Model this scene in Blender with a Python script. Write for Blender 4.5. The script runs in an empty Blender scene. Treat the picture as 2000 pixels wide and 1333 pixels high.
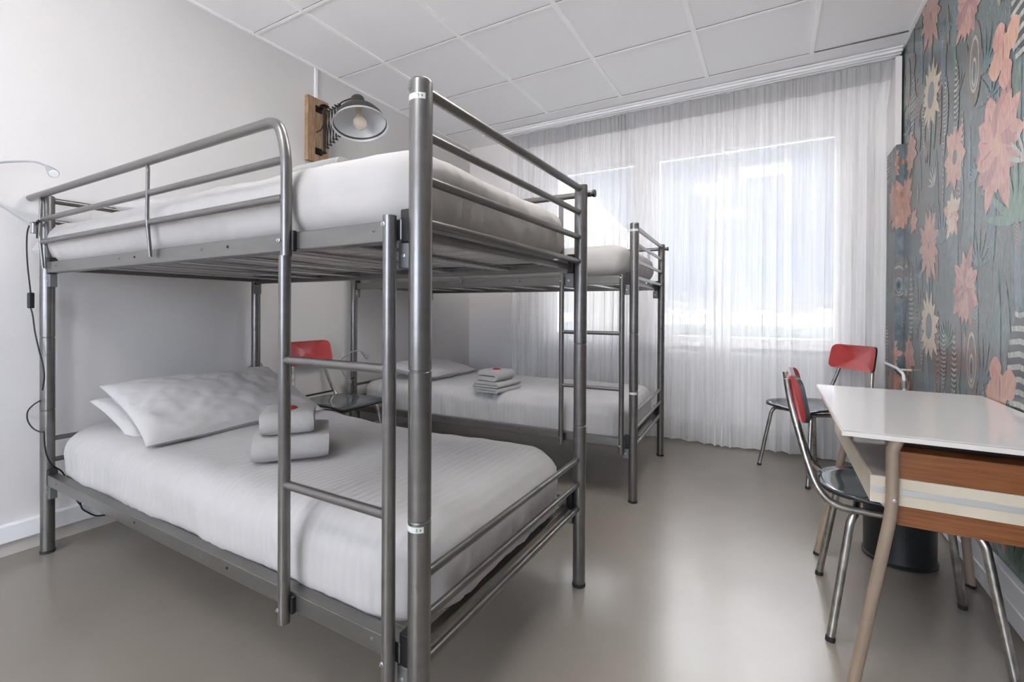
import bpy, bmesh, math, random
from mathutils import Vector, Matrix, noise
from math import sin, cos, pi, radians, sqrt

S = bpy.context.scene
COL = S.collection
random.seed(7)

# ------------------------------------------------------------------ camera
f_, th, HY, tilt, roll = 907.8, .5144, 610.37, -.0056, .0051
Rv = Vector((cos(th), sin(th), 0)); Fv = Vector((-sin(th), cos(th), 0)); Uv = Vector((0, 0, 1))
F2 = Fv*cos(tilt)+Uv*sin(tilt); U1 = -Fv*sin(tilt)+Uv*cos(tilt)
R2 = Rv*cos(roll)+U1*sin(roll); U2 = -Rv*sin(roll)+U1*cos(roll)
cam_d = bpy.data.cameras.new('camera'); cam = bpy.data.objects.new('camera', cam_d); COL.objects.link(cam)
cam.matrix_world = Matrix(((R2.x, U2.x, -F2.x, 0), (R2.y, U2.y, -F2.y, 0), (R2.z, U2.z, -F2.z, 1.1), (0, 0, 0, 1)))
cam_d.sensor_width = 36; cam_d.lens = f_/2000*36
cam_d.shift_y = (HY-666.5)/2000
cam_d.clip_start = .02; cam_d.clip_end = 500
S.camera = cam

# ------------------------------------------------------------------ colour management, world, lights
S.view_settings.view_transform = 'Standard'; S.view_settings.look = 'None'
S.view_settings.gamma = 1; S.view_settings.use_curve_mapping = False
S.view_settings.exposure = 2.1
S.cycles.max_bounces = 18; S.cycles.diffuse_bounces = 12; S.cycles.transparent_max_bounces = 24; S.cycles.transmission_bounces = 12
W = bpy.data.worlds.new('world'); S.world = W; W.use_nodes = True
nt = W.node_tree; nt.nodes.clear()
wo = nt.nodes.new('ShaderNodeOutputWorld'); bg = nt.nodes.new('ShaderNodeBackground')
tc = nt.nodes.new('ShaderNodeTexCoord'); sp = nt.nodes.new('ShaderNodeSeparateXYZ'); rp = nt.nodes.new('ShaderNodeValToRGB')
nt.links.new(tc.outputs['Generated'], sp.inputs[0]); nt.links.new(sp.outputs['Z'], rp.inputs[0])
e = rp.color_ramp.elements
e[0].position = 0.0; e[0].color = (.88, .90, .95, 1); e[1].position = .4; e[1].color = (.95, .96, 1.0, 1)
m_ = rp.color_ramp.elements.new(.06); m_.color = (.60, .75, 1.0, 1)
nt.links.new(rp.outputs[0], bg.inputs[0]); nt.links.new(bg.outputs[0], wo.inputs[0])
mrw = nt.nodes.new('ShaderNodeMapRange'); mrw.inputs['From Min'].default_value = .42; mrw.inputs['From Max'].default_value = .78
mrw.inputs['To Min'].default_value = .20; mrw.inputs['To Max'].default_value = 14.0
nt.links.new(sp.outputs['Z'], mrw.inputs['Value'])
# sky strength raised behind the viewer: added fill through the unseen rear window
mry = nt.nodes.new('ShaderNodeMapRange'); mry.inputs['From Min'].default_value = 0.0; mry.inputs['From Max'].default_value = -.5
mry.inputs['To Min'].default_value = 0.0; mry.inputs['To Max'].default_value = 2.0
nt.links.new(sp.outputs['Y'], mry.inputs['Value'])
ad = nt.nodes.new('ShaderNodeMath'); ad.operation = 'ADD'; nt.links.new(mrw.outputs[0], ad.inputs[0]); nt.links.new(mry.outputs[0], ad.inputs[1])
mrx = nt.nodes.new('ShaderNodeMapRange'); mrx.inputs['From Min'].default_value = .35; mrx.inputs['From Max'].default_value = .8  # sky raised to the right: added side fill entering by the unseen door
mrx.inputs['To Min'].default_value = 0.0; mrx.inputs['To Max'].default_value = 1.2
nt.links.new(sp.outputs['X'], mrx.inputs['Value'])
ad2 = nt.nodes.new('ShaderNodeMath'); ad2.operation = 'ADD'; nt.links.new(ad.outputs[0], ad2.inputs[0]); nt.links.new(mrx.outputs[0], ad2.inputs[1])
# added glow below the horizon, an upward fill entering behind the viewer
mrg = nt.nodes.new('ShaderNodeMapRange'); mrg.inputs['From Min'].default_value = 0.0; mrg.inputs['From Max'].default_value = -.35
mrg.inputs['To Min'].default_value = 0.0; mrg.inputs['To Max'].default_value = 3.6
nt.links.new(sp.outputs['Z'], mrg.inputs['Value'])
ad3 = nt.nodes.new('ShaderNodeMath'); ad3.operation = 'ADD'; nt.links.new(ad2.outputs[0], ad3.inputs[0]); nt.links.new(mrg.outputs[0], ad3.inputs[1])
nt.links.new(ad3.outputs[0], bg.inputs[1])

XL, XR, YB, YF, ZC = -2.958, .745, 4.27, -3.3, 2.875
ZW = ZC+.004

# ------------------------------------------------------------------ material helpers
MATS = {}
def mat(name, col=(.8, .8, .8), rough=.5, metal=0.0, spec=.5, noise_amt=0.0, noise_scale=20.0, bump=0.0, bump_scale=60.0, stretch=None, emit=None, coat=0, col2=None):
    m = bpy.data.materials.new(name); m.use_nodes = True; MATS[name] = m
    n = m.node_tree.nodes; l = m.node_tree.links; b = n['Principled BSDF']
    b.inputs['Base Color'].default_value = (*col, 1); b.inputs['Roughness'].default_value = rough
    b.inputs['Metallic'].default_value = metal; b.inputs['Specular IOR Level'].default_value = spec
    b.inputs['Coat Weight'].default_value = coat
    t = n.new('ShaderNodeTexCoord'); mp = n.new('ShaderNodeMapping'); l.new(t.outputs['Object'], mp.inputs[0])
    if stretch: mp.inputs['Scale'].default_value = stretch
    nz = n.new('ShaderNodeTexNoise'); nz.inputs['Scale'].default_value = noise_scale; nz.inputs['Detail'].default_value = 5
    l.new(mp.outputs[0], nz.inputs['Vector'])
    mx = n.new('ShaderNodeMix'); mx.data_type = 'RGBA'
    c2 = col2 if col2 else tuple(max(0, c*(1-noise_amt)) for c in col)
    mx.inputs['A'].default_value = (*col, 1); mx.inputs['B'].default_value = (*c2, 1)
    mr = n.new('ShaderNodeMapRange'); mr.inputs['From Min'].default_value = .35; mr.inputs['From Max'].default_value = .65
    l.new(nz.outputs['Fac'], mr.inputs['Value']); l.new(mr.outputs[0], mx.inputs['Factor'])
    l.new(mx.outputs['Result'], b.inputs['Base Color'])
    if bump:
        nb = n.new('ShaderNodeTexNoise'); nb.inputs['Scale'].default_value = bump_scale; nb.inputs['Detail'].default_value = 4
        l.new(mp.outputs[0], nb.inputs['Vector'])
        bp = n.new('ShaderNodeBump'); bp.inputs['Strength'].default_value = bump; bp.inputs['Distance'].default_value = .01
        l.new(nb.outputs['Fac'], bp.inputs['Height']); l.new(bp.outputs[0], b.inputs['Normal'])
    if emit:
        b.inputs['Emission Color'].default_value = (*emit[0], 1); b.inputs['Emission Strength'].default_value = emit[1]
    return m
def sr(r, g, b):   # sRGB 0-255 to linear
    return tuple((c/255/12.92 if c/255 <= .04045 else ((c/255+.055)/1.055)**2.4) for c in (r, g, b))

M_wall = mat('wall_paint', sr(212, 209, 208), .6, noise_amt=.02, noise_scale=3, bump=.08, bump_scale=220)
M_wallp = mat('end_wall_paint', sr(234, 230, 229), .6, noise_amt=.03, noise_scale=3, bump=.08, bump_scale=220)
M_ceil = mat('ceiling_tile', sr(246, 246, 247), .9, noise_amt=.03, noise_scale=300, bump=.10, bump_scale=260)
M_tbar = mat('grid_bar_paint', sr(252, 252, 252), .45)
M_gap = mat('shadow_gap', sr(120, 120, 120), .9)
M_floor = mat('floor_vinyl', sr(136, 130, 122), .22, spec=.5, noise_amt=.10, noise_scale=2.2, bump=.02, bump_scale=30)
M_white = mat('white_plastic', sr(236, 236, 238), .35)
M_beige = mat('beige_skirting', sr(196, 190, 184), .5)
M_steel = mat('silver_lacquered_steel', (.205, .198, .193), .30, metal=.78, noise_amt=.12, noise_scale=6, stretch=(1, 1, 6))
M_steel_l = mat('light_steel', (.55, .55, .56), .28, metal=.9, noise_amt=.1, noise_scale=10)
M_chrome = mat('worn_chrome', (.52, .50, .465), .30, metal=1, noise_amt=.35, noise_scale=35, bump=.05, bump_scale=200)
M_black = mat('black_plastic', (.012, .012, .013), .4)
M_foot = mat('black_rubber', (.02, .02, .02), .7)
M_cable = mat('black_cable', (.01, .01, .012), .45)
M_bin = mat('black_metal_bin', (.012, .013, .015), .38, noise_amt=.2)
M_red = mat('red_laminate', sr(184, 66, 66), .16, spec=.8, noise_amt=.08, noise_scale=30, coat=.4)
M_ply = mat('black_edging', (.014, .014, .018), .35)
M_marble = mat('black_marbled_laminate', (.020, .027, .034), .10, spec=.8, noise_scale=9, col2=(.075, .10, .12), coat=.4)
M_desk_top = mat('grey_white_laminate', sr(186, 181, 181), .08, spec=.6, noise_amt=.03, noise_scale=90, coat=.3)
M_edge = mat('white_desk_edging', sr(226, 221, 212), .4, noise_amt=.06)
M_cream = mat('cream_strip', sr(216, 205, 184), .4, noise_amt=.1, noise_scale=8)
M_alu = mat('grey_channel', sr(200, 200, 196), .3, metal=.4)
M_wood = mat('orange_wood_veneer', sr(142, 88, 46), .38, noise_scale=6, col2=sr(118, 68, 32), stretch=(1.2, 1.2, 22), coat=.15)
M_wood_d = mat('inner_shade_wood', sr(60, 38, 28), .6)  # dark tone stands in for shade inside the desk opening
M_leg = mat('taupe_leg_paint', sr(150, 132, 116), .35, noise_amt=.12, noise_scale=10)
M_label = mat('white_label', sr(205, 208, 204), .5)
M_ink = mat('label_ink', sr(60, 62, 66), .6)
M_tag = mat('red_paper_tag', sr(150, 24, 44), .5)
M_tagw = mat('pale_tag_edge', sr(232, 190, 200), .5)
M_towel = mat('white_terry', sr(194, 192, 191), .95, spec=.1, bump=.8, bump_scale=420)
M_pillow = mat('white_pillow_cotton', sr(190, 188, 188), .8, spec=.2, bump=.14, bump_scale=12)
M_iron = mat('dark_iron', (.035, .032, .03), .45, metal=.7)
M_rust = mat('rusty_iron', (.06, .042, .034), .55, metal=.6, noise_amt=.4)
M_shade = mat('grey_enamel', sr(66, 62, 60), .5, noise_amt=.05)
M_shade_in = mat('white_enamel', sr(214, 216, 219), .35)
M_plank = mat('rough_pine', sr(176, 148, 118), .7, noise_scale=9, col2=sr(136, 106, 80), stretch=(1, 14, 1.5), bump=.3, bump_scale=30)
M_gray = mat('grey_plastic', sr(150, 152, 156), .4)
M_bracket = mat('galvanised_bracket', sr(120, 122, 124), .4, metal=.5)

def cloth_mat(name, col, stripe=0.0, axis='X', pitch=.03):
    m = mat(name, col, .85, spec=.15, bump=.32, bump_scale=7)
    n = m.node_tree.nodes; l = m.node_tree.links; b = n['Principled BSDF']
    b.inputs['Sheen Weight'].default_value = .15
    if stripe:
        t = n.new('ShaderNodeTexCoord'); wv = n.new('ShaderNodeTexWave'); wv.wave_type = 'BANDS'; wv.bands_direction = axis
        wv.inputs['Scale'].default_value = 1/pitch/ (2*pi) * 2; wv.inputs['Distortion'].default_value = 1.0; wv.inputs['Detail'].default_value = 0
        wv.inputs['Detail Scale'].default_value = .4
        l.new(t.outputs['Object'], wv.inputs['Vector'])
        old = b.inputs['Normal'].links[0].from_node
        bp = n.new('ShaderNodeBump'); bp.inputs['Strength'].default_value = stripe; bp.inputs['Distance'].default_value = .004
        l.new(wv.outputs['Fac'], bp.inputs['Height']); l.new(old.outputs[0], bp.inputs['Normal']); l.new(bp.outputs[0], b.inputs['Normal'])
    return m
M_sheet = cloth_mat('white_striped_cotton', sr(180, 178, 178), .35)
M_sheet_up = cloth_mat('white_cotton', sr(177, 174, 172))

# sheer curtain
def curtain_mat(name, alpha, col):
    m = bpy.data.materials.new(name); m.use_nodes = True
    n = m.node_tree.nodes; l = m.node_tree.links; n.clear()
    o = n.new('ShaderNodeOutputMaterial'); mx = n.new('ShaderNodeMixShader'); tr = n.new('ShaderNodeBsdfTransparent')
    df = n.new('ShaderNodeBsdfDiffuse'); tl = n.new('ShaderNodeBsdfTranslucent'); m2 = n.new('ShaderNodeMixShader')
    df.inputs[0].default_value = (*col, 1); tl.inputs[0].default_value = (*col, 1); m2.inputs[0].default_value = .28
    t = n.new('ShaderNodeTexCoord'); mp = n.new('ShaderNodeMapping'); mp.inputs['Scale'].default_value = (22, 1, .5)
    nz = n.new('ShaderNodeTexNoise'); nz.inputs['Scale'].default_value = 1.5; nz.inputs['Detail'].default_value = 3
    mr = n.new('ShaderNodeMapRange'); mr.inputs['From Min'].default_value = .3; mr.inputs['From Max'].default_value = .7
    mr.inputs['To Min'].default_value = alpha-.10; mr.inputs['To Max'].default_value = alpha+.10
    l.new(t.outputs['Object'], mp.inputs[0]); l.new(mp.outputs[0], nz.inputs['Vector']); l.new(nz.outputs['Fac'], mr.inputs['Value'])
    l.new(mr.outputs[0], mx.inputs[0]); l.new(tr.outputs[0], mx.inputs[1]); l.new(m2.outputs[0], mx.inputs[2])
    l.new(df.outputs[0], m2.inputs[1]); l.new(tl.outputs[0], m2.inputs[2]); l.new(mx.outputs[0], o.inputs[0])
    return m
M_curtain = curtain_mat('sheer_voile', .62, (.96, .96, .965))
M_header = curtain_mat('curtain_header_tape', .96, (.50, .50, .51))
def glass_mat(name, tint=(1, 1, 1)):
    m = bpy.data.materials.new(name); m.use_nodes = True
    n = m.node_tree.nodes; l = m.node_tree.links; n.clear()
    o = n.new('ShaderNodeOutputMaterial'); mx = n.new('ShaderNodeMixShader'); tr = n.new('ShaderNodeBsdfTransparent'); gl = n.new('ShaderNodeBsdfGlossy')
    fr = n.new('ShaderNodeFresnel'); fr.inputs[0].default_value = 1.45
    tr.inputs[0].default_value = (*tint, 1); gl.inputs['Roughness'].default_value = .02
    l.new(fr.outputs[0], mx.inputs[0]); l.new(tr.outputs[0], mx.inputs[1]); l.new(gl.outputs[0], mx.inputs[2]); l.new(mx.outputs[0], o.inputs[0])
    return m
M_glass = glass_mat('window_glass'); M_bulb = mat('bulb_glass', sr(236, 222, 204), .08, spec=.8)
M_bulb.node_tree.nodes['Principled BSDF'].inputs['Alpha'].default_value = .45

# ------------------------------------------------------------------ mesh helpers
def obj(name, bm, m, parent=None, smooth=True, mats=None):
    me = bpy.data.meshes.new(name)
    bmesh.ops.recalc_face_normals(bm, faces=bm.faces) if not mats else None
    if smooth:
        for f in bm.faces: f.smooth = True
        for ed in bm.edges:
            if len(ed.link_faces) == 2 and ed.calc_face_angle(0) > radians(40): ed.smooth = False
    bm.to_mesh(me); bm.free()
    for x in (mats or [m]): me.materials.append(x)
    o = bpy.data.objects.new(name, me); COL.objects.link(o)
    if parent: o.parent = parent
    return o
def tag(o, label=None, cat=None, group=None, kind=None):
    if label: o['label'] = label
    if cat: o['category'] = cat
    if group: o['group'] = group
    if kind: o['kind'] = kind
    return o
def empty(name, loc, rz=0):
    o = bpy.data.objects.new(name, None); COL.objects.link(o); o.location = loc; o.rotation_euler = (0, 0, rz); o.empty_display_size = .1
    return o
def struct(name, bm, m, smooth=False, mats=None, parent=None):
    o = obj(name, bm, m, parent, smooth=smooth, mats=mats)
    if not parent: o['kind'] = 'structure'
    return o
def copy_tree(o, parent=None):
    c = o.copy(); COL.objects.link(c)
    if parent: c.parent = parent
    for ch in list(o.children): copy_tree(ch, c)
    return c

def box(bm, x0, x1, y0, y1, z0, z1, mi=0, bev=0):
    b2 = bmesh.new()
    vs = [b2.verts.new(p) for p in ((x0, y0, z0), (x1, y0, z0), (x1, y1, z0), (x0, y1, z0), (x0, y0, z1), (x1, y0, z1), (x1, y1, z1), (x0, y1, z1))]
    for f in ((3, 2, 1, 0), (4, 5, 6, 7), (0, 1, 5, 4), (1, 2, 6, 5), (2, 3, 7, 6), (3, 0, 4, 7)): b2.faces.new([vs[i] for i in f])
    if bev: bmesh.ops.bevel(b2, geom=b2.edges[:], offset=bev, segments=2, affect='EDGES', profile=.5)
    merge(bm, b2, mi)
def merge(bm, b2, mi=0, M=None):
    mp = {}
    for v in b2.verts: mp[v] = bm.verts.new(M @ v.co if M else v.co)
    for f in b2.faces:
        try:
            nf = bm.faces.new([mp[v] for v in f.verts]); nf.material_index = mi if mi else f.material_index
        except ValueError: pass
    b2.free()
def B(*a, **k):
    bm = bmesh.new(); box(bm, *a, **k); return bm

def smooth_path(pts, rad=.05, n=6):
    """round the inner corners of a polyline"""
    P = [Vector(p) for p in pts]; out = [P[0]]
    for i in range(1, len(P)-1):
        a, b, c = P[i-1], P[i], P[i+1]
        r = min(rad, (a-b).length*.45, (c-b).length*.45)
        p0 = b+(a-b).normalized()*r; p1 = b+(c-b).normalized()*r
        for k in range(n+1):
            t = k/n; out.append(p0*(1-t)**2+b*2*t*(1-t)+p1*t*t)
    out.append(P[-1]); return out
def catmull(pts, n=6):
    P = [Vector(p) for p in pts]; P = [P[0]*2-P[1]]+P+[P[-1]*2-P[-2]]; out = []
    for i in range(1, len(P)-2):
        for k in range(n):
            t = k/n; a, b, c, d = P[i-1:i+3]
            out.append(.5*((2*b)+(c-a)*t+(2*a-5*b+4*c-d)*t*t+(3*b-a-3*c+d)*t**3))
    out.append(P[-2]); return out
def tube(bm, pts, r, seg=14, cap=True, radii=None, mi=0):
    P = [Vector(p) for p in pts]; n = len(P)
    T = []
    for i in range(n):
        a = P[max(0, i-1)]; b = P[min(n-1, i+1)]; T.append((b-a).normalized())
    up = Vector((0, 0, 1)) if abs(T[0].z) < .9 else Vector((1, 0, 0))
    N = (up-T[0]*up.dot(T[0])).normalized(); rings = []
    for i in range(n):
        if i:
            N = (N-T[i]*N.dot(T[i])).normalized()
        Bn = T[i].cross(N); rr = radii[i] if radii else r
        rings.append([bm.verts.new(P[i]+(N*cos(2*pi*k/seg)+Bn*sin(2*pi*k/seg))*rr) for k in range(seg)])
    for i in range(n-1):
        for k in range(seg):
            f = bm.faces.new((rings[i][k], rings[i][(k+1) % seg], rings[i+1][(k+1) % seg], rings[i+1][k])); f.material_index = mi
    if cap:
        bm.faces.new(rings[0][::-1]).material_index = mi; bm.faces.new(rings[-1]).material_index = mi
def T(*a, **k):
    bm = bmesh.new(); tube(bm, *a, **k); return bm
def lathe(bm, prof, seg=32, M=None, mi=0):
    """prof: list of (r, z) ; closed ends when r==0"""
    rings = []
    for r, z in prof:
        if r < 1e-6: v = bm.verts.new(M @ Vector((0, 0, z)) if M else (0, 0, z)); rings.append([v])
        else: rings.append([bm.verts.new((M @ Vector((r*cos(2*pi*k/seg), r*sin(2*pi*k/seg), z))) if M else (r*cos(2*pi*k/seg), r*sin(2*pi*k/seg), z)) for k in range(seg)])
    for i in range(len(rings)-1):
        a, b = rings[i], rings[i+1]
        for k in range(seg):
            k2 = (k+1) % seg
            if len(a) == 1 and len(b) == 1: continue
            if len(a) == 1: f = bm.faces.new((a[0], b[k2], b[k]))
            elif len(b) == 1: f = bm.faces.new((a[k], a[k2], b[0]))
            else: f = bm.faces.new((a[k], a[k2], b[k2], b[k]))
            f.material_index = mi
def LT(*a, **k):
    bm = bmesh.new(); lathe(bm, *a, **k); return bm

# ------------------------------------------------------------------ room shell
struct('floor', B(XL, XR, YF, YB, -.1, 0), M_floor)
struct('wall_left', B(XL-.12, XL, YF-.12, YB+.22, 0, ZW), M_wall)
RX0, RX1, RZ0, RZ1 = -2.3, .5, .80, 2.72      # unseen window added behind the viewer for fill light
bm = bmesh.new(); cx = (RX0+RX1)/2; hw = (RX1-RX0)/2; hh = RZ1-RZ0
box(bm, XL-.12, RX0, YF-.12, YF, 0, ZW); box(bm, RX1, XR+.12, YF-.12, YF, 0, ZW); box(bm, RX0, RX1, YF-.12, YF, 0, RZ0); box(bm, RX0, RX1, YF-.12, YF, RZ1, ZW)
struct('wall_front', bm, M_wall)
w = empty('window_3', (cx, YF-.06, RZ0)); w['kind'] = 'structure'
bm = bmesh.new()
for x in (-hw+.02, 0, hw-.02): box(bm, x-.02, x+.02, -.03, .03, 0, hh)
for x0, x1 in ((-hw+.04, -.02), (.02, hw-.04)): box(bm, x0, x1, -.03, .03, 0, .04); box(bm, x0, x1, -.03, .03, hh-.04, hh)
obj('window_frame', bm, M_white, w, smooth=False)
for x0, x1 in ((-hw+.04, -.02), (.02, hw-.04)): obj('pane', B(x0, x1, -.003, .003, .04, hh-.04), M_glass, w, smooth=False)
# window wall with two openings
WX = [(-1.98, -1.126), (-.964, .44)]; WZ0, WZ1 = .84, 2.50
bm = bmesh.new()
box(bm, XL, XR, YB, YB+.22, 0, WZ0); box(bm, XL, XR, YB, YB+.22, WZ1, ZW)
box(bm, XL, WX[0][0], YB, YB+.22, WZ0, WZ1); box(bm, WX[0][1], WX[1][0], YB, YB+.22, WZ0, WZ1); box(bm, WX[1][1], XR, YB, YB+.22, WZ0, WZ1)
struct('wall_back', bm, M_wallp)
for i, (a, b) in enumerate(WX):
    w = empty('window_%d' % (i+1), ((a+b)/2, YB+.12, WZ0)); w['kind'] = 'structure'
    cx = (a+b)/2
    bm = bmesh.new(); t = .035
    box(bm, a-cx, b-cx, -.04, .03, 0, t); box(bm, a-cx, b-cx, -.04, .03, WZ1-WZ0-t, WZ1-WZ0)
    box(bm, a-cx, a-cx+t, -.04, .03, t, WZ1-WZ0-t); box(bm, b-cx-t, b-cx, -.04, .03, t, WZ1-WZ0-t)
    obj('window_frame', bm, M_white, w, smooth=False)
    obj('pane', B(a-cx+t, b-cx-t, -.004, .002, t, WZ1-WZ0-t), M_glass, w, smooth=False)
# outside guard rail in front of both windows
bm = bmesh.new(); box(bm, -2.05, .5, YB+.26, YB+.30, .975, 1.07)
for x in (-2.0, -1.05, .46): box(bm, x-.02, x+.02, YB+.22, YB+.28, .99, 1.05)
tag(obj('guard_rail', bm, M_alu, smooth=False), 'grey horizontal guard rail outside the windows behind the sheer curtain', 'railing')

# ceiling: tiles with grid
struct('ceiling', B(XL-.12, XR+.12, YF-.12, YB+.22, ZC+.004, ZC+.12), M_ceil)
bm = bmesh.new()
gx = [-1.129+k*.669 for k in range(-2, 3)]
gy = [3.813-k*.669 for k in range(0, 11)]
for x in gx: box(bm, x-.014, x+.014, YF, 3.813, ZC-.003, ZC+.0038)
struct('trim_1', bm, M_tbar)
bm = bmesh.new()
for i, y in enumerate(gy): box(bm, XL, XR, y-.010, y+.010, ZC-.0015, ZC+.0036)
struct('trim_2', bm, M_tbar)
bm = bmesh.new()
for i, y in enumerate(gy): box(bm, XL+.02, XR-.02, y-.0125, y-.0102, ZC+.0005, ZC+.0035)
box(bm, .21, XR-.015, 3.795, 3.803, ZC-.002, ZC+.0035)
box(bm, .43, XR-.015, 3.791, 3.803, ZC-.002, ZC+.0035)
struct('trim_3', bm, M_gap)
# edge angle along side walls and window
struct('trim_4', B(XL, XL+.022, YF, YB, ZC-.004, ZC+.003), M_tbar)
struct('trim_5', B(XR-.02, XR, YF, YB, ZC-.004, ZC+.003), M_tbar)
# skirting ducts
bm = bmesh.new(); box(bm, XL, XL+.012, YF, YB, 0, .062)
struct('baseboard_left', bm, M_beige)
bm = bmesh.new(); box(bm, XL, XL+.034, YF, YB, .062, .142, bev=.006)
box(bm, XL+.034, XL+.0345, .97, .972, .068, .138)
struct('trim_6', bm, M_white)
bm = bmesh.new(); box(bm, XR-.030, XR, -1.66, YB-.3, .022, .178, bev=.005); box(bm, XR-.035, XR, -1.66, YB-.3, .085, .10, bev=.003); box(bm, XR-.012, XR, -1.66, YB-.3, 0, .022)
struct('baseboard_right', bm, M_white)
struct('baseboard_back', B(XL+.034, XR, YB-.012, YB, 0, .08), M_beige)
# unseen glazed door added behind the viewer for side fill, in the papered wall
d = empty('fill_door', (XR+.05, -2.28, 0)); d['kind'] = 'structure'
bm = bmesh.new()
for y in (-.58, .58): box(bm, -.03, .03, y-.02, y+.02, .02, 2.35)
for z in (.04, .9, 2.33): box(bm, -.03, .03, -.56, .56, z-.02, z+.02)
obj('door_frame', bm, M_white, d, smooth=False)
obj('pane', B(-.003, .003, -.56, .56, .06, .88), M_glass, d, smooth=False); obj('pane', B(-.003, .003, -.56, .56, .92, 2.31), M_glass, d, smooth=False)
obj('door_handle', T(smooth_path([(-.03, .50, 1.02), (-.08, .50, 1.02), (-.08, .40, 1.02)], .02), .008), M_steel_l, d)

# ------------------------------------------------------------------ wallpapered wall (pattern lives in the wall's own mesh)
WP = {}
def wp(name, col, col2=None, amt=.22):
    m = mat('wallpaper_'+name, col, .27, spec=.9, noise_scale=36, noise_amt=amt, col2=col2, stretch=(1, 2.2, .6), bump=.03, bump_scale=260)
    WP[name] = len(WPL); WPL.append(m)
WPL = []
wp('ground', sr(94, 103, 104), sr(70, 79, 80)); wp('brown', sr(106, 98, 92)); wp('pink', sr(180, 138, 128), sr(160, 116, 108)); wp('salmon', sr(182, 146, 128), sr(164, 124, 108))
wp('cream', sr(190, 176, 156), sr(170, 154, 134)); wp('white', sr(164, 163, 158), sr(132, 133, 130)); wp('green', sr(102, 126, 110), sr(80, 102, 92)); wp('teal', sr(92, 110, 114), sr(74, 92, 96))
wp('dark', sr(56, 64, 66)); wp('centre', sr(100, 104, 108)); wp('rose', sr(160, 118, 114), sr(138, 98, 96)); wp('blue', sr(102, 119, 130)); wp('fawn', sr(142, 134, 122), sr(114, 108, 100))
class Pat:
    def __init__(s, place, y0, y1, z0, z1): s.bm = bmesh.new(); s.place = place; s.b = (y0, y1, z0, z1); s.k = 0
    def poly(s, pts, m):
        y0, y1, z0, z1 = s.b
        # clip polygon to the wall rectangle
        def clip(P, ax, lim, sg):
            out = []
            for i in range(len(P)):
                a, b = P[i-1], P[i]; ia = sg*(a[ax]-lim) <= 0; ib = sg*(b[ax]-lim) <= 0
                if ia != ib:
                    t = (lim-a[ax])/(b[ax]-a[ax]); out.append((a[0]+(b[0]-a[0])*t, a[1]+(b[1]-a[1])*t))
                if ib: out.append(b)
            return out
        for ax, lim, sg in ((0, y0, -1), (0, y1, 1), (1, z0, -1), (1, z1, 1)):
            pts = clip(pts, ax, lim, sg)
            if len(pts) < 3: return
        s.k += 1; off = .0004+s.k*3e-7
        vs = [s.bm.verts.new(s.place(p[0], p[1], off)) for p in pts]
        try: s.bm.faces.new(vs).material_index = WP[m]
        except ValueError: pass
    def petal(s, cy, cz, ang, L, w, m, r0=0.0, sy=1.0, jag=0):
        pts = []
        n = 7
        for side in (1, -1):
            rng = range(n+1) if side == 1 else range(n-1, 0, -1)
            for i in rng:
                t = i/n; u = r0+(L-r0)*t; ww = side*w*sin(pi*min(1, t*.92+.08))**.8*(1 if not jag or i % 2 else .75)
                pts.append((cy+sy*(u*cos(ang)-ww*sin(ang)), cz+u*sin(ang)+ww*cos(ang)))
        s.poly(pts, m)
    def flower(s, cy, cz, R, n, m, m2, sy=1.0, w=.16, cen='centre', c=.22, rot=0, vstretch=1.0, seed=1):
        rr = random.Random(seed)
        for lay in (0, 1):
            for i in range(n):
                a = 2*pi*(i+.5*lay)/n+rot+rr.uniform(-.12, .12); L = R*(1-.22*lay)*rr.uniform(.85, 1.12)
                st = 1+(vstretch-1)*abs(sin(a))
                s.petal(cy, cz, a, L*st, R*w, m if (i+lay) % 3 else m2, sy=sy)
                s.petal(cy, cz, a+.05, L*st*.82, R*w*.10, m2 if (i+lay) % 3 else m, r0=R*c, sy=sy)
        if c:
            pts = [(cy+sy*R*c*cos(t*pi/8), cz+R*c*1.2*sin(t*pi/8)) for t in range(16)]; s.poly(pts, cen)
    def feather(s, cy, cz, h, w, lean=0, m='white', gap='dark', n=14):
        s.petal(cy, cz-h/2, pi/2+lean, h, w*1.05, gap)
        for i in range(n):
            t = (i+.5)/n; z = cz-h/2+h*t; ww = w*sin(pi*min(.96, t*.9+.08))**.6; o = -lean*h*t
            for sd in (1, -1):
                s.poly([(cy+o, z), (cy+o+sd*ww, z-.35*ww+.02), (cy+o+sd*ww*.96, z-.35*ww+.02-h/n*.42), (cy+o, z-h/n*.45)][::sd], m)
    def eye(s, cy, cz, h, w):
        for k, (q, m) in enumerate(((1.5, 'brown'), (1.0, 'white'), (.86, 'brown'))):
            s.poly([(cy+w*q*cos(t*pi/12), cz+h*q*sin(t*pi/12)*(1 if sin(t*pi/12) > 0 else .9)) for t in range(24)], m)
        for q, m in ((.5, 'white'), (.38, 'teal'), (.2, 'dark')):
            s.poly([(cy+w*q*cos(t*pi/12), cz-.22*h+h*q*sin(t*pi/12)) for t in range(24)], m)
    def leaf(s, cy, cz, R, n, m, a0=0, a1=pi, sy=1):
        for i in range(n):
            a = a0+(a1-a0)*i/(n-1); s.petal(cy, cz, a, R, R*.06, m, sy=sy)

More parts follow.
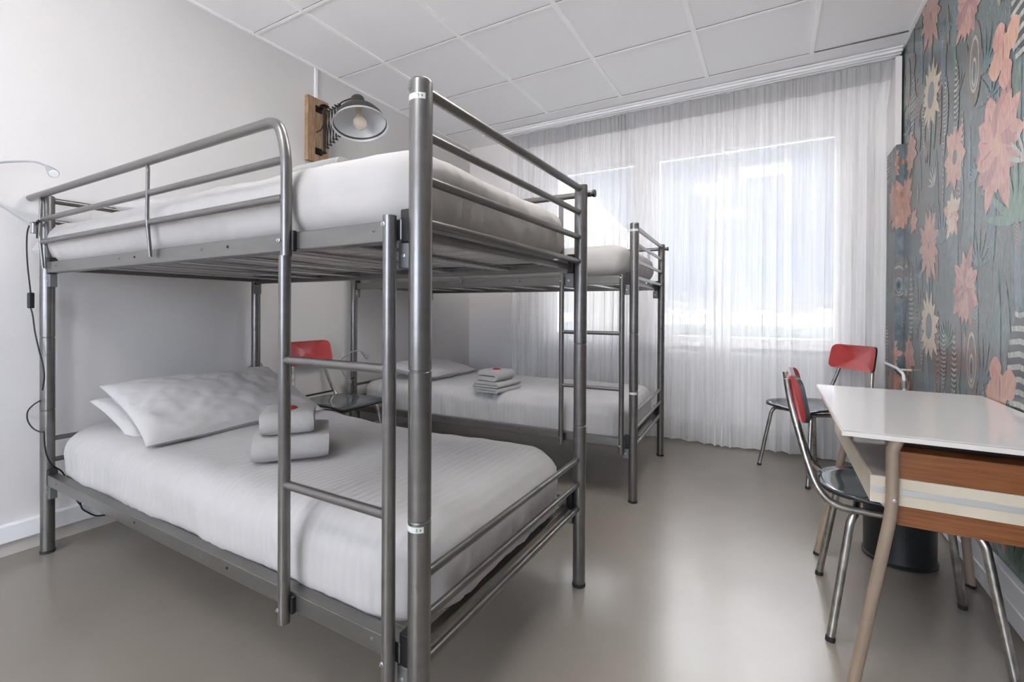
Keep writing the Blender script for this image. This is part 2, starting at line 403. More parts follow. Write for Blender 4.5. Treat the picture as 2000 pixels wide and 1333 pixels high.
def wallpaper(p, y0, y1, dy=0.0):
    rr = random.Random(5)
    for k in range(-1, 3):
        o = 1.28*k
        for h in (0, 1, 2):
            q = -2.1*h+dy
            if q+4.3 < y0-.4 or q+2.0 > y1+.4: continue
            # soft vertical ground streaks
            for i in range(26):
                y = 2.1+rr.random()*2.1+q; z = .6+rr.random()*1.28+o
                p.petal(y, z, pi/2+rr.uniform(-.06, .06), rr.uniform(.25, .6), rr.uniform(.012, .05), rr.choice(['brown', 'teal', 'dark', 'blue', 'teal']))
            for i in range(46):
                y = 2.1+rr.random()*2.1+q; z = .62+rr.random()*1.28+o; hh_ = rr.uniform(.12, .30)
                kind = rr.random()
                if kind < .45: p.feather(y, z, hh_, rr.uniform(.014, .030), lean=rr.uniform(-.12, .12), m=rr.choice(['fawn', 'fawn', 'white', 'rose', 'teal']), gap=rr.choice(['dark', 'ground', 'brown']), n=rr.choice([9, 12, 16]))
                elif kind < .75: p.leaf(y, z, rr.uniform(.08, .18), rr.choice([5, 7, 9]), rr.choice(['teal', 'green', 'fawn', 'brown', 'blue']), rr.uniform(.1, .6), rr.uniform(2.4, 3.0))
                else: p.petal(y, z, pi/2+rr.uniform(-.3, .3), hh_, .02, rr.choice(['rose', 'fawn', 'green', 'brown']))
            p.leaf(3.62+q, 1.00+o, .26, 9, 'green', .25, 2.4); p.leaf(3.18+q, 1.45+o, .24, 8, 'teal', .3, 2.8); p.leaf(2.32+q, 1.42+o, .30, 9, 'green', .2, 2.9)
            p.leaf(2.62+q, .80+o, .2, 7, 'teal', .5, 2.7); p.leaf(4.0+q, 1.15+o, .22, 8, 'green', .5, 2.6)
            p.feather(3.77+q, 1.14+o, .42, .055); p.feather(3.63+q, 1.10+o, .36, .035, m='rose'); p.feather(3.12+q, .86+o, .30, .04); p.feather(2.28+q, .92+o, .40, .10, n=9)
            p.feather(3.22+q, .90+o, .42, .030, m='rose'); p.feather(2.96+q, .84+o, .36, .035); p.feather(3.52+q, .90+o, .30, .03)
            p.feather(4.12+q, .86+o, .34, .05); p.feather(2.12+q, 1.25+o, .34, .05, m='white')
            p.eye(2.735+q, .885+o, .13, .055); p.eye(3.90+q, 1.30+o, .11, .04)
            p.flower(2.82+q, 1.21+o, .17, 9, 'pink', 'rose', vstretch=1.15, w=.20, c=.12, cen='rose', seed=3)
            p.flower(2.49+q, 1.75+o, .25, 10, 'pink', 'rose', w=.22, c=.16, cen='salmon', vstretch=1.05, seed=4)
            p.flower(2.98+q, 1.84+o, .15, 8, 'salmon', 'pink', w=.24, c=.2, vstretch=1.2, seed=5)
            p.flower(3.01+q, 1.57+o, .13, 5, 'cream', 'salmon', w=.22, c=.1, cen='pink', rot=.3, seed=6)
            p.flower(3.40+q, 1.47+o, .18, 9, 'pink', 'salmon', w=.17, c=.10, vstretch=1.35, cen='rose', seed=8)
            p.flower(3.38+q, 1.02+o, .17, 13, 'cream', 'cream', w=.16, c=.36, vstretch=1.25, seed=7)
            p.flower(3.93+q, 1.83+o, .17, 10, 'salmon', 'pink', w=.2, c=.15, vstretch=1.25, cen='pink', seed=9)
            p.flower(3.80+q, 2.10+o-1.28, .14, 9, 'salmon', 'pink', w=.22, c=.15, cen='pink', seed=10)
            p.flower(3.72+q, 1.66+o, .09, 8, 'salmon', 'pink', w=.2, c=.15, cen='pink', seed=12)
            for dy_, dz, r in ((0, 0, .075), (-.075, .035, .065), (.07, -.02, .065), (-.02, -.09, .06), (.045, .075, .06)):
                p.petal(2.44+q+dy_-r, .80+o+dz, 0, r*2, r*.9, 'salmon' if r > .06 else 'pink')
            p.petal(2.44+q, .76+o, pi/2, .10, .008, 'rose')
            p.leaf(3.30+q, 1.78+o, .14, 6, 'white', .2, 1.9); p.leaf(2.25+q, 1.62+o, .16, 7, 'white', .3, 2.6)

GY0, GY1, GZ = -2.88, -1.68, 2.35                 # opening of the added fill door in the same wall, behind the viewer
P = Pat(lambda y, z, off: (XR-off, y, z), GY1, YB, 0, ZC)
box(P.bm, XR, XR+.12, GY1, YB+.22, 0, ZW, mi=0); box(P.bm, XR, XR+.12, YF, GY0, 0, ZW, mi=0); box(P.bm, XR, XR+.12, GY0, GY1, GZ, ZW, mi=0)
wallpaper(P, 1.2, YB)
struct('wall_right', P.bm, None, mats=WPL)
# narrow pipe boxing in the window corner, papered up to the blind board
P = Pat(lambda y, z, off: (.702+(y-4.0), 3.985-off, z), 4.0, 4.0+XR-.702, 0, 2.22)
box(P.bm, .702, XR-.0001, 3.985, YB, 0, 2.22, mi=0)
P.k = 0
wallpaper(P, 3.9, 4.1, dy=.12)
PX = Pat(lambda y, z, off: (.702-off, y+.10, z), 3.885, YB-.10, 0, 2.22)
wallpaper(PX, 3.8, 4.2, dy=0)
merge(P.bm, PX.bm)
struct('wall_corner', P.bm, None, mats=WPL)
struct('trim_7', B(.700, .735, 4.02, YB, 2.22, ZC-.05), M_wallp)

# ------------------------------------------------------------------ curtain and rail
bm = bmesh.new()
box(bm, -2.38, XR-.012, 3.99, 4.115, ZC-.030, ZC-.0045, bev=.002)
for y in (4.02, 4.06): box(bm, -2.36, XR-.014, y-.003, y+.003, ZC-.036, ZC-.030)
box(bm, -2.60, XR-.014, 3.965, 3.99, ZC-.014, ZC-.0045)
rail = empty('curtain_rail', (0, 0, 0)); 
tag(rail, 'white double channel curtain rail along the ceiling above the window', 'curtain rail')
obj('channel', bm, M_white, rail, smooth=False)
NX, NZ = 1300, 26
def curtain_pt(u, z):
    X0, X1 = -2.34, .675
    top = max(0, min(1, (z-1.6)/1.1))
    ph = u*2*pi*30+3.2*sin(u*19)+1.6*sin(u*47+1)
    amp = (.030+.012*sin(u*31+2))*(1-.70*top)+.004*sin(z*2+u*40)
    n1 = noise.noise(Vector((u*26, z*.45, 3)))
    x = X0+(X1-X0)*u + .014*sin(2*ph)*(1-.6*top)+.016*n1*(1-top)
    y = 4.090+amp*sin(ph)+.0022*sin(u*2*pi*150)*top + .010*n1
    if u < .012: x -= (.012-u)*.4
    if z > 2.5: x += 0.03*((z-2.5)/.3)*(u > .97)
    if z < 1.2: y -= .03*(1.2-z)/1.2*sin(u*4+.3)
    return Vector((x, y, z))
def sheet(z0, z1, nz, m, name, dy=0):
    bm = bmesh.new(); rows = []
    for j in range(nz+1):
        z = z0+(z1-z0)*j/nz
        rows.append([bm.verts.new(curtain_pt(i/NX, z+ (.006*sin(i*.02) if j == 0 and z0 < .1 else 0))+Vector((0, dy, 0))) for i in range(NX+1)])
    for j in range(nz):
        for i in range(NX): bm.faces.new((rows[j][i], rows[j][i+1], rows[j+1][i+1], rows[j+1][i]))
    return obj(name, bm, m, None)
cur = sheet(.018, 2.70, NZ, M_curtain, 'sheer_curtain')
tag(cur, 'long white sheer curtain hanging from ceiling to floor across the whole window', 'curtain')
hd = sheet(2.70, 2.842, 3, M_header, 'header_tape'); hd.parent = cur

# ------------------------------------------------------------------ bunk beds
L_, W_ = 2.161, .96
def bolt(p, axis='y', r=.006, h=.004):
    M = Matrix.Translation(p) @ (Matrix.Rotation(pi/2, 4, 'X') if axis == 'y' else Matrix.Rotation(-pi/2, 4, 'Y'))
    return LT([(0, h), (r*.5, h), (r*.55, h*.4), (r*.75, h*.4), (r, h*.2), (r, -.002), (0, -.002)], 12, M)
def post_bm(x, y, r=.0255):
    prof = [(0, .012), (r-.001, .012)]
    for z in (.641, .966): prof += [(r, z-.003), (r-.0022, z-.001), (r-.0022, z+.001), (r, z+.003)]
    prof += [(r, 1.592), (r-.001, 1.5965), (r-.004, 1.599), (0, 1.6003)]
    return LT(prof, 36, Matrix.Translation((x, y, 0)))
def make_bed():
    bed = empty('bunk_bed', (0, 0, 0))
    st = M_steel
    for (x, y, lab) in ((0, 0, 1), (0, W_, 0), (-L_, 0, 0), (-L_, W_, 0)):
        p = obj('post', post_bm(x, y), st, bed)
        obj('foot_cap', LT([(0, 0), (.0262, 0), (.0268, .006), (.0262, .013), (0, .013)], 28, Matrix.Translation((x, y, 0))), M_foot, p)
        if lab:
            for zc_ in (1.556, .626):
                bm = bmesh.new(); n = 14; a0, a1 = radians(-152), radians(-28)
                v = [[bm.verts.new((x+.0258*cos(a0+(a1-a0)*i/n), y+.0258*sin(a0+(a1-a0)*i/n), z)) for i in range(n+1)] for z in (zc_-.0065, zc_+.0065)]
                for i in range(n): bm.faces.new((v[0][i], v[0][i+1], v[1][i+1], v[1][i]))
                lb = obj('paper_label', bm, M_label, p); lb['label'] = 'small white strip label'
                # the two small dark characters printed on it (first a 1 or 2, then a blot like an asterisk)
                bm = bmesh.new()
                def ink(a, z0, z1, w):
                    vs = []
                    for aa, zz in ((a-w, z0), (a+w, z0), (a+w, z1), (a-w, z1)): vs.append(bm.verts.new((x+.02595*cos(aa), y+.02595*sin(aa), zz)))
                    bm.faces.new(vs)
                a = radians(-62)
                if zc_ > 1: ink(a, zc_-.0035, zc_+.0035, .022); ink(a-.03, zc_+.0015, zc_+.0030, .02)
                else:
                    ink(a, zc_+.0025, zc_+.0036, .06); ink(a+.045, zc_, zc_+.0025, .018); ink(a, zc_-.0006, zc_+.0006, .06); ink(a-.045, zc_-.0025, zc_, .018); ink(a, zc_-.0036, zc_-.0025, .06)
                a = radians(-45); ink(a, zc_-.001, zc_+.001, .06); ink(a, zc_-.0028, zc_+.0028, .022)
                obj('print', bm, M_ink, lb, smooth=False)
            obj('bolt', LT([(0, .0285), (.004, .0285), (.005, .027), (.0075, .027), (.0085, .024), (0, .024)], 14,
                Matrix.Translation((x, y, 1.578)) @ Matrix.Rotation(radians(-122), 4, 'Z') @ Matrix.Rotation(pi/2, 4, 'Y')), M_bracket, p)
    # end rails
    for x, zs in ((0, (1.580, 1.485, 1.387, 1.292, .508, .412, .314)), (-L_, (1.580, 1.485, 1.387, 1.292, .508, .412, .314))):
        for i, z in enumerate(zs):
            r = .0135 if i == 0 else .0105
            obj('end_rail', T([(x, .022, z), (x, W_-.022, z)], r, 16), st, bed)
    # side rails (rectangular tube) with end brackets
    for y, inn in ((-.012, 1), (W_-.026, -1)):
        for z0, z1 in ((.309, .356), (1.252, 1.300)):
            bm = B(-L_+.04, -.045, y, y+.038, z0, z1, bev=.003)
            sr_ = obj('side_rail', bm, st, bed, smooth=False)
            for xx in (-.13, -.72, -.86, -1.3, -1.42, -2.02):
                yo = y-.0004 if inn == 1 else y-.0004
                obj('bolt', bolt(Vector((xx, yo, (z0+z1)/2+.004)), r=.0045, h=.003), M_bracket if xx not in (-.72, -1.3) else M_black, sr_)
            for xx in (-.050, -L_+.020):
                b_ = obj('corner_bracket', B(xx, xx+.028, y+.002, y+.034, z0-.004, z1+.022, bev=.003), M_black, bed, smooth=False)
                obj('bracket_plate', B(xx-.008, xx+.028, y+.004, y+.032, z0-.062, z0-.005, bev=.003), M_bracket, b_, smooth=False)
                obj('bolt', bolt(Vector((xx+.008, y+.0035, z0-.034)), r=.005, h=.003), M_steel_l, b_)
    # mattress bases
    for z in (.298, 1.262):
        base = obj('mattress_base', B(-.062, -.036, .03, W_-.03, z, z+.022, bev=.002), st, bed, smooth=False)
        bm = B(-L_+.036, -L_+.062, .03, W_-.03, z, z+.022, bev=.002); obj('base_end_bar', bm, st, base, smooth=False)
        for k in range(6):
            x = -.34-k*.30
            obj('cross_bar', B(x-.028, x+.028, .028, W_-.028, z+.006, z+.010), M_steel_l, base, smooth=False)
        bm = bmesh.new()
        n = 0
        for k in range(13):
            x = -.12-k*.16; zz = z+.0145
            box(bm, x-.0018, x+.0018, .03, W_-.03, zz, zz+.0015)
        for k in range(9):
            y = .08+k*.10; zz = z+.0165
            box(bm, -L_+.05, -.05, y-.0018, y+.0018, zz, zz+.0012)
        obj('wire_mesh', bm, M_steel_l, base, smooth=False)
    # front guard rail
    g = obj('guard_rail', T(smooth_path([(-2.275, -.026, 1.596), (-.46, -.026, 1.594), (-.428, -.026, 1.50), (-.428, -.026, 1.235)], .085, 8), .0138, 18), st, bed)
    obj('guard_bar', T([(-2.115, -.026, 1.485), (-.440, -.026, 1.487)], .0108), st, g)
    obj('guard_bar', T([(-2.135, -.026, 1.388), (-.440, -.026, 1.388)], .0108), st, g)
    for x in (-1.155, -2.125):
        obj('brace', T(smooth_path([(x-.018, -.026, 1.585), (x-.004, -.030, 1.565), (x, -.034, 1.40), (x, -.024, 1.272)], .02), .0058, 10), st, g)
    # back guard rail
    g2 = obj('guard_rail', T([(-2.2, W_+.006, 1.568), (.037, W_+.006, 1.568)], .0125, 16), st, bed)
    g2.location = (0, .030, 0)
    obj('end_knob', T([(.037, W_+.006, 1.568), (.046, W_+.006, 1.568)], .0148, 16), M_black, g2)
    for z in (1.47, 1.375): obj('guard_bar', T([(-2.1, W_+.006, z), (-.40, W_+.006, z)], .0105), st, g2)
    for x in (-.10, -1.15, -2.1):
        obj('brace', B(x-.010, x+.010, W_-.0005, W_+.0035, 1.285, 1.560), st, g2, smooth=False)
    # ladder
    ld = obj('ladder', T([(-.428, -.030, .285), (-.428, -.030, 1.236)], .0150, 18), st, bed)
    sr2 = obj('stile', T([(-.062, -.030, .272), (-.062, -.030, 1.305)], .0150, 18), st, ld)
    for z in (.967, .645): obj('rung', T([(-.420, -.030, z), (-.070, -.030, z)], .0112, 16), st, ld)
    for x, z in ((-.428, 1.275), (-.062, 1.285), (-.428, .322), (-.062, .322)):
        obj('bolt', bolt(Vector((x-.006, -.0435, z)), r=.0055, h=.005), M_steel_l, ld)
    obj('hook', B(-.413, -.404, -.024, -.012, 1.248, 1.302, bev=.002), M_black, ld, smooth=False)
    obj('hook', B(-.413, -.404, -.024, -.012, .308, .352, bev=.002), M_black, ld, smooth=False)
    return bed
bed1 = make_bed(); bed1.location = (-.675, .7865, 0); bed1.rotation_euler.z = -.0011
tag(bed1, 'large silver metal bunk bed in the foreground with ladder and guard rails', 'bunk bed')
bed2 = copy_tree(bed1); bed2.location = (-.7004, 2.657, 0); bed2.rotation_euler.z = .0491
tag(bed2, 'silver metal bunk bed standing farther back by the curtained window', 'bunk bed')

# ------------------------------------------------------------------ bedding
def grid_vals(a, rv, step):
    es = [rv*(1-cos(i*pi/2/7)) for i in range(8)]
    n = max(2, int((2*a-2*rv)/step))
    L = [-a+e for e in es]; mid = [-a+rv+(2*a-2*rv)*i/n for i in range(1, n)]; Rr = [a-e for e in reversed(es)]
    return L+mid+Rr
def soft_box(lx, ly, lz, rv, rp, step=.022, amp=.006, gather=.004, seed=0, top=0.0, sag=None, rvb=None):
    rvb = rvb or rv
    a, b, h = lx/2, ly/2, lz/2
    X = grid_vals(a, rv, step); Y = grid_vals(b, rv, step); nz = max(4, int((lz-rv-rvb)/.018)); Z = [-h+rvb+(lz-rv-rvb)*i/nz for i in range(nz+1)]
    def plan(x, y):
        qx = max(-(a-rp), min(a-rp, x)); qy = max(-(b-rp), min(b-rp, y)); dx, dy = x-qx, y-qy
        m = max(abs(dx), abs(dy)); n = sqrt(dx*dx+dy*dy)
        if n > 1e-9 and abs(dx) > 1e-9 and abs(dy) > 1e-9: k = m/n; dx *= k; dy *= k
        return qx+dx, qy+dy
    bm = bmesh.new(); key = {}
    def V(x, y, z):
        k = (round(x, 5), round(y, 5), round(z, 5))
        if k not in key: key[k] = bm.verts.new((x, y, z))
        return key[k]
    def cap(s):
        g = []
        for x in X:
            row = []
            for y in Y:
                e = min(a-abs(x), b-abs(y)); z = h
                q_ = rv if s > 0 else rvb
                if e < q_: z = h-(q_-sqrt(max(0, q_*q_-(q_-e)**2)))
                px, py = plan(x, y); row.append(V(px, py, s*z))
            g.append(row)
        for i in range(len(X)-1):
            for j in range(len(Y)-1):
                q = [g[i][j], g[i+1][j], g[i+1][j+1], g[i][j+1]]
                q2 = []; [q2.append(v) for v in q if v not in q2]
                if len(q2) > 2:
                    try: bm.faces.new(q2 if s > 0 else q2[::-1])
                    except ValueError: pass
    cap(1); cap(-1)
    ring = [(x, -b) for x in X]+[(a, y) for y in Y[1:]]+[(x, b) for x in X[::-1][1:]]+[(-a, y) for y in Y[::-1][1:-1]]
    for i in range(len(ring)):
        p0 = plan(*ring[i]); p1 = plan(*ring[(i+1) % len(ring)])
        for k in range(nz):
            q = [V(*p0, Z[k]), V(*p1, Z[k]), V(*p1, Z[k+1]), V(*p0, Z[k+1])]
            try: bm.faces.new(q)
            except ValueError: pass
    bmesh.ops.recalc_face_normals(bm, faces=bm.faces)
    bm.normal_update()
    off = {}
    for v in bm.verts:
        c = v.co; n = v.normal
        d = amp*noise.noise(Vector((c.x*4, c.y*4, c.z*5+seed)))+amp*.45*noise.noise(Vector((c.x*13, c.y*9, c.z*8+seed)))
        side = 1-abs(n.z)
        # gathers running vertically on the sides
        s_ = c.x if abs(n.y) > abs(n.x) else c.y
        d += gather*side*(1.1*noise.noise(Vector((s_*15+c.z*5, seed, c.z*2.5)))+.8*noise.noise(Vector((s_*34-c.z*8, seed+4, c.z*4))))*(1.5 if abs(n.x) > abs(n.y) else .8)
        if n.z > .3: d += top*noise.noise(Vector((c.x*1.6+seed, c.y*2.2, 0)))
        off[v] = n*d
    for v, o in off.items(): v.co += o
    if sag:
        for v in bm.verts: v.co += Vector(sag(v.co.x, v.co.y, v.co.z))
    return bm

# lower front mattress with tucked-in quilt
bm = soft_box(2.185, .922, .226, .105, .19, amp=.009, gather=.010, seed=1, top=.018, rvb=.05)
m1 = obj('quilted_mattress', bm, M_sheet); m1.location = (-.675-L_/2-.032, .7865+.483, .440)
tag(m1, 'mattress under white striped quilt on the lower bunk of the front bed', 'mattress')
def wrap(x, y, z):      # the quilt bulges out past the post at the head end
    t = max(0, min(1, (-x-.98)/.10)); t = t*t*(3-2*t); u = max(0, min(1, (-y-.36)/.10)); k = max(0, 1-abs(z+.02)/.085)
    return (0, -.050*t*u*k, -.012*t)
bm = soft_box(2.235, .925, .205, .095, .09, amp=.008, gather=.012, seed=2, top=.014, sag=wrap, rvb=.08)
m2 = obj('quilted_mattress', bm, M_sheet_up); m2.location = (-.675-L_/2-.065, .7865+.462, 1.387)
tag(m2, 'mattress under plump white quilt on the upper bunk of the front bed', 'mattress')
def on_bed2(lx, ly, z):
    a = .0491; return (-.7004-lx*cos(a)-ly*sin(a), 2.657-lx*sin(a)+ly*cos(a), z)
bm = soft_box(2.08, .915, .216, .075, .13, amp=.006, gather=.008, seed=3, top=.010, rvb=.03)
m3 = obj('quilted_mattress', bm, M_sheet); m3.location = on_bed2(L_/2+.01, .483, .434); m3.rotation_euler.z = .0491
tag(m3, 'mattress under smooth white quilt on the lower bunk of the rear bed', 'mattress')
bm = soft_box(2.08, .905, .200, .085, .11, amp=.006, gather=.012, seed=4, top=.010)
m4 = obj('quilted_mattress', bm, M_sheet_up); m4.location = on_bed2(L_/2+.01, .48, 1.394); m4.rotation_euler.z = .0491
tag(m4, 'mattress under white quilt on the upper bunk of the rear bed', 'mattress')

def pillow_bm(lx, ly, t, seed, nx=44, ny=56):
    bm = bmesh.new(); V = {}
    for s in (1, -1):
        for i in range(nx+1):
            for j in range(ny+1):
                u, v = -1+2*i/nx, -1+2*j/ny
                edge = i in (0, nx) or j in (0, ny)
                if edge and s == -1: V[(s, i, j)] = V[(1, i, j)]; continue
                x = lx/2*u*(1-.07*(1-v*v)); y = ly/2*v*(1-.06*(1-u*u))
                k = ((1-u**2)*(1-v**2)); z = s*t/2*max(0, k)**.36*(.80+.2*(1-u*u))
                if not edge:
                    cr = noise.noise(Vector((u*2.2+seed, v*2.6, s*3)))*.012+noise.noise(Vector((u*4+v*3+seed, v*6-u*2, s)))*.007+.004*noise.noise(Vector((u*11+seed, v*9, s)))
                    edg = max(abs(u), abs(v)); cr += .006*edg**4*noise.noise(Vector((u*14, v*14+seed, 1)))
                    z += cr*min(1, k*5)
                V[(s, i, j)] = bm.verts.new((x, y, z+.004*sin(v*6+seed)*edge))
        for i in range(nx):
            for j in range(ny):
                q = [V[(s, i, j)], V[(s, i+1, j)], V[(s, i+1, j+1)], V[(s, i, j+1)]]
                bm.faces.new(q if s > 0 else q[::-1])
    return bm
def pillow(lx, ly, t, loc, rot, seed, label):
    o = obj('pillow', pillow_bm(lx, ly, t, seed), M_pillow); o.location = loc; o.rotation_euler = rot
    return tag(o, label, 'pillow')
pillow(.56, .76, .155, (-2.325, 1.255, .662), (radians(1), radians(19), radians(-4)), 1.0, 'plump white pillow lying on top at the head of the front lower bunk')
pillow(.50, .70, .115, (-2.50, 1.25, .590), (0, radians(19), radians(-1)), 5.0, 'flatter white pillow underneath, its corner poking out toward the wall')
c2 = on_bed2(1.80, .52, .600)
pillow(.50, .66, .14, c2, (radians(-2), radians(6), radians(3)), 9.0, 'white pillow lying flat at the head of the rear lower bunk')
pillow(.50, .66, .14, (-2.44, 1.30, 1.545), (0, radians(6), radians(4)), 11.0, 'white pillow at the head of the front upper bunk behind the guard rail')

# ------------------------------------------------------------------ folded towels
def folded(lx, ly, layers, t, seed, M=None):
    """serpentine cloth: folds at +-y ends, extruded along x ; bottom at z=0"""
    path = []; n = 10; hy = ly/2
    for k in range(layers):
        z = t*(k+.5); y0, y1 = (-hy+t*.5, hy-t*.5) if k % 2 == 0 else (hy-t*.5, -hy+t*.5)
        for i in range(n+1):
            path.append((-(y0+(y1-y0)*i/n), z))
        if k < layers-1:
            sg = 1 if k % 2 == 0 else -1
            for i in range(1, 6):
                a = -pi/2+pi*i/6; path.append((-(y1+sg*t*.5*cos(a)), z+t*.5+t*.5*sin(a)))
    nx = 14; ht = t*.5*.97
    bm = bmesh.new(); rows = []
    for i in range(nx+1):
        x = -lx/2+lx*i/nx; row = []
        N = len(path)
        for side in (1, -1):
            for k in (range(N) if side == 1 else range(N-1, -1, -1)):
                a = path[max(0, k-1)]; b = path[min(N-1, k+1)]; ty, tz = b[0]-a[0], b[1]-a[1]; l = sqrt(ty*ty+tz*tz) or 1
                ny_, nz_ = tz/l, -ty/l
                q = 1.0-.25*(abs(i/nx*2-1)**8)
                d = .0015*noise.noise(Vector((x*30, path[k][0]*30, path[k][1]*60+seed)))
                row.append(bm.verts.new((x+.004*noise.noise(Vector((path[k][0]*12, path[k][1]*40, seed)))*(1 if i in (0, nx) else 0), path[k][0]+ny_*(ht*q+d)*side, path[k][1]+nz_*(ht*q+d)*side)))
        rows.append(row)
    m = len(rows[0])
    for i in range(nx):
        for k in range(m): bm.faces.new((rows[i][k], rows[i][(k+1) % m], rows[i+1][(k+1) % m], rows[i+1][k]))
    N = m//2
    for row, fl in ((rows[0], 1), (rows[-1], 0)):
        for k in range(N-1):
            q = [row[k], row[k+1], row[m-2-k], row[m-1-k]]
            bm.faces.new(q if fl else q[::-1])
    return bm
def towel_stack(loc, rz, lower, upper, names, dup=(0, 0), group=None):
    (lx, ly, n, t), (lx2, ly2, n2, t2) = lower, upper
    a = obj('folded_towel', folded(lx, ly, n, t, 1), M_towel); a.location = loc; a.rotation_euler.z = rz
    tag(a, names[0], 'towel')
    R = Matrix.Rotation(rz, 3, 'Z'); o2 = R @ Vector((dup[0], dup[1], n*t))
    b = obj('folded_towel', folded(lx2, ly2, n2, t2, 5), M_towel); b.location = Vector(loc)+o2; b.rotation_euler.z = rz
    tag(b, names[1], 'towel')
    # red paper seal: shallow curved disc with pale rim
    s = obj('paper_seal', LT([(0, .010), (.012, .009), (.024, .005), (.031, .0), (0, .0)], 24), M_tag)
    s.location = Vector(loc)+o2+R @ Vector((-.055 if loc[2] > 1 else 0, -.015, n2*t2+.001)); s.rotation_euler = (0, 0, rz)
    if loc[2] > 1: s.scale = (.8, .8, 2.4)
    tag(s, names[2], 'paper seal')
    obj('pale_mark', LT([(0, .0112), (.007, .0108), (.011, .0092), (0, .0085)], 5), M_tagw, s)
    return a
towel_stack((-1.597, 1.134, .553), radians(50.6), (.25, .25, 2, .047), (.175, .19, 2, .041),
    ('thick folded white bath towel, the lower one of the stack on the front lower bunk', 'smaller folded white towel with seal, upper one of the front lower bunk stack', 'round red paper seal on the towels of the front lower bunk'), (-.012, -.026))
towel_stack((-1.675, 2.76, .541), radians(86), (.28, .20, 4, .018), (.21, .17, 2, .036),
    ('folded white bath towel, the bottom one of the stack on the rear lower bunk', 'rolled small white towel on top of the rear lower bunk stack', 'dark red paper seal on the towels of the rear lower bunk'), (.0, .02))
towel_stack((-1.262, 1.06, 1.474), radians(0), (.30, .22, 2, .026), (.22, .18, 2, .020),
    ('folded white bath towel lying on the front upper bunk', 'small folded white towel on the front upper bunk, barely visible over the quilt', 'red paper seal peeking over the quilt below the wooden lamp board'), (0, 0))

# ------------------------------------------------------------------ chairs
def rounded_poly(pts, r, n=5):
    out = []; N = len(pts)
    for i in range(N):
        a, b, c = Vector(pts[i-1]), Vector(pts[i]), Vector(pts[(i+1) % N]); rr = r[i] if isinstance(r, (list, tuple)) else r
        p0 = b+(a-b).normalized()*rr; p1 = b+(c-b).normalized()*rr
        for k in range(n+1):
            t = k/n; out.append(p0*(1-t)**2+b*2*t*(1-t)+p1*t*t)
    return out
def slab(outline, z0, z1, fn=None, top_mi=0, side_mi=1):
    """outline in xy, filled by concentric rings so it can be bent by fn"""
    bm = bmesh.new(); c = Vector((0, 0)); K = 8
    for p in outline: c += Vector((p[0], p[1]))
    c /= len(outline)
    f = fn or (lambda x, y, z: (x, y, z))
    def lay(z):
        rings = []
        for k in range(1, K+1):
            rings.append([bm.verts.new(f(c.x+(p[0]-c.x)*k/K, c.y+(p[1]-c.y)*k/K, z)) for p in outline])
        return bm.verts.new(f(c.x, c.y, z)), rings
    n = len(outline); tops = []
    for z, up in ((z1, 1), (z0, 0)):
        cv, R = lay(z); tops.append(R[-1])
        for i in range(n):
            j = (i+1) % n
            q = (cv, R[0][i], R[0][j]); fc = bm.faces.new(q if up else q[::-1]); fc.material_index = top_mi
            for k in range(K-1):
                q = (R[k][i], R[k+1][i], R[k+1][j], R[k][j]); fc = bm.faces.new(q if up else q[::-1]); fc.material_index = top_mi
    for i in range(n):
        j = (i+1) % n; bm.faces.new((tops[1][i], tops[1][j], tops[0][j], tops[0][i])).material_index = side_mi
    return bm
def make_chair():
    ch = empty('chair', (0, 0, 0))          # faces +y
    o = rounded_poly([(-.185, -.245), (.185, -.245), (.210, .10), (.205, .205), (-.205, .205), (-.210, .10)], [.165, .165, .05, .04, .04, .05], 8)
    def sf(x, y, z): return (x, y, z+.012*(max(0, abs(x)-.08)/.12)**2 - .018*(max(0, y-.10)/.115)**2+.008*max(0, -y-.05)/.14)
    obj('seat', slab(o, .452, .464, sf), None, ch, mats=[M_marble, M_ply])
    # backrest: curved board, built flat in (x, z) then bent and leaned back
    o = rounded_poly([(-.19, 0), (.19, 0), (.182, .165), (-.182, .165)], .042, 6)
    def bf(x, zz, d):
        R = .33; a = x/R; yy = -R*(cos(a))+R
        y = .0+yy*1.0; yb = -.335+y+d*-1 - (zz)*.16
        return (R*sin(a), yb, .703+zz)
    bm = slab(o, -.007, .007, bf); bmesh.ops.reverse_faces(bm, faces=bm.faces)
    obj('backrest', bm, None, ch, mats=[M_red, M_ply])
    # frame: side tubes from the backrest down and forward beneath the seat
    for s in (-1, 1):
        obj('back_tube', T(catmull([(s*.118, -.352, .852), (s*.120, -.338, .765), (s*.136, -.312, .66), (s*.158, -.285, .56), (s*.176, -.255, .485), (s*.182, -.205, .443), (s*.178, -.12, .434), (s*.160, .02, .433), (s*.14, .14, .433)], 5), .0115, 16), M_chrome, ch)
    for s in (-1, 1):
        for q in (-1, 1):
            lg = obj('leg', T(smooth_path([(s*.224, q*.222, .012), (s*.178, q*.166, .395), (s*.164, q*.150, .424), (s*.06, q*.135, .430)], .035, 7), .0125, 16), M_chrome, ch)
            obj('rubber_foot', T([(s*.2250, q*.2232, .0), (s*.2235, q*.2215, .016)], .0145, 16), M_foot, lg)
    bm = bmesh.new(); tube(bm, [(-.06, .135, .430), (.06, .135, .430)], .0125); tube(bm, [(-.06, -.135, .430), (.06, -.135, .430)], .0125)
    obj('cross_tube', bm, M_chrome, ch)
    obj('back_band', T(catmull([(-.172, -.262, .492), (-.09, -.274, .488), (0, -.277, .487), (.09, -.274, .488), (.172, -.262, .492)], 6), .007, 10), M_ply, ch)
    for s in (-1, 1):
        obj('screw', bolt(Vector((s*.184, -.235, .452)), r=.005, h=.004), M_black, ch)
    return ch
ch1 = make_chair(); ch1.location = (.392, 2.095, 0); ch1.rotation_euler.z = radians(-90)
tag(ch1, 'red-backed chrome chair pushed under the left side of the desk', 'chair')
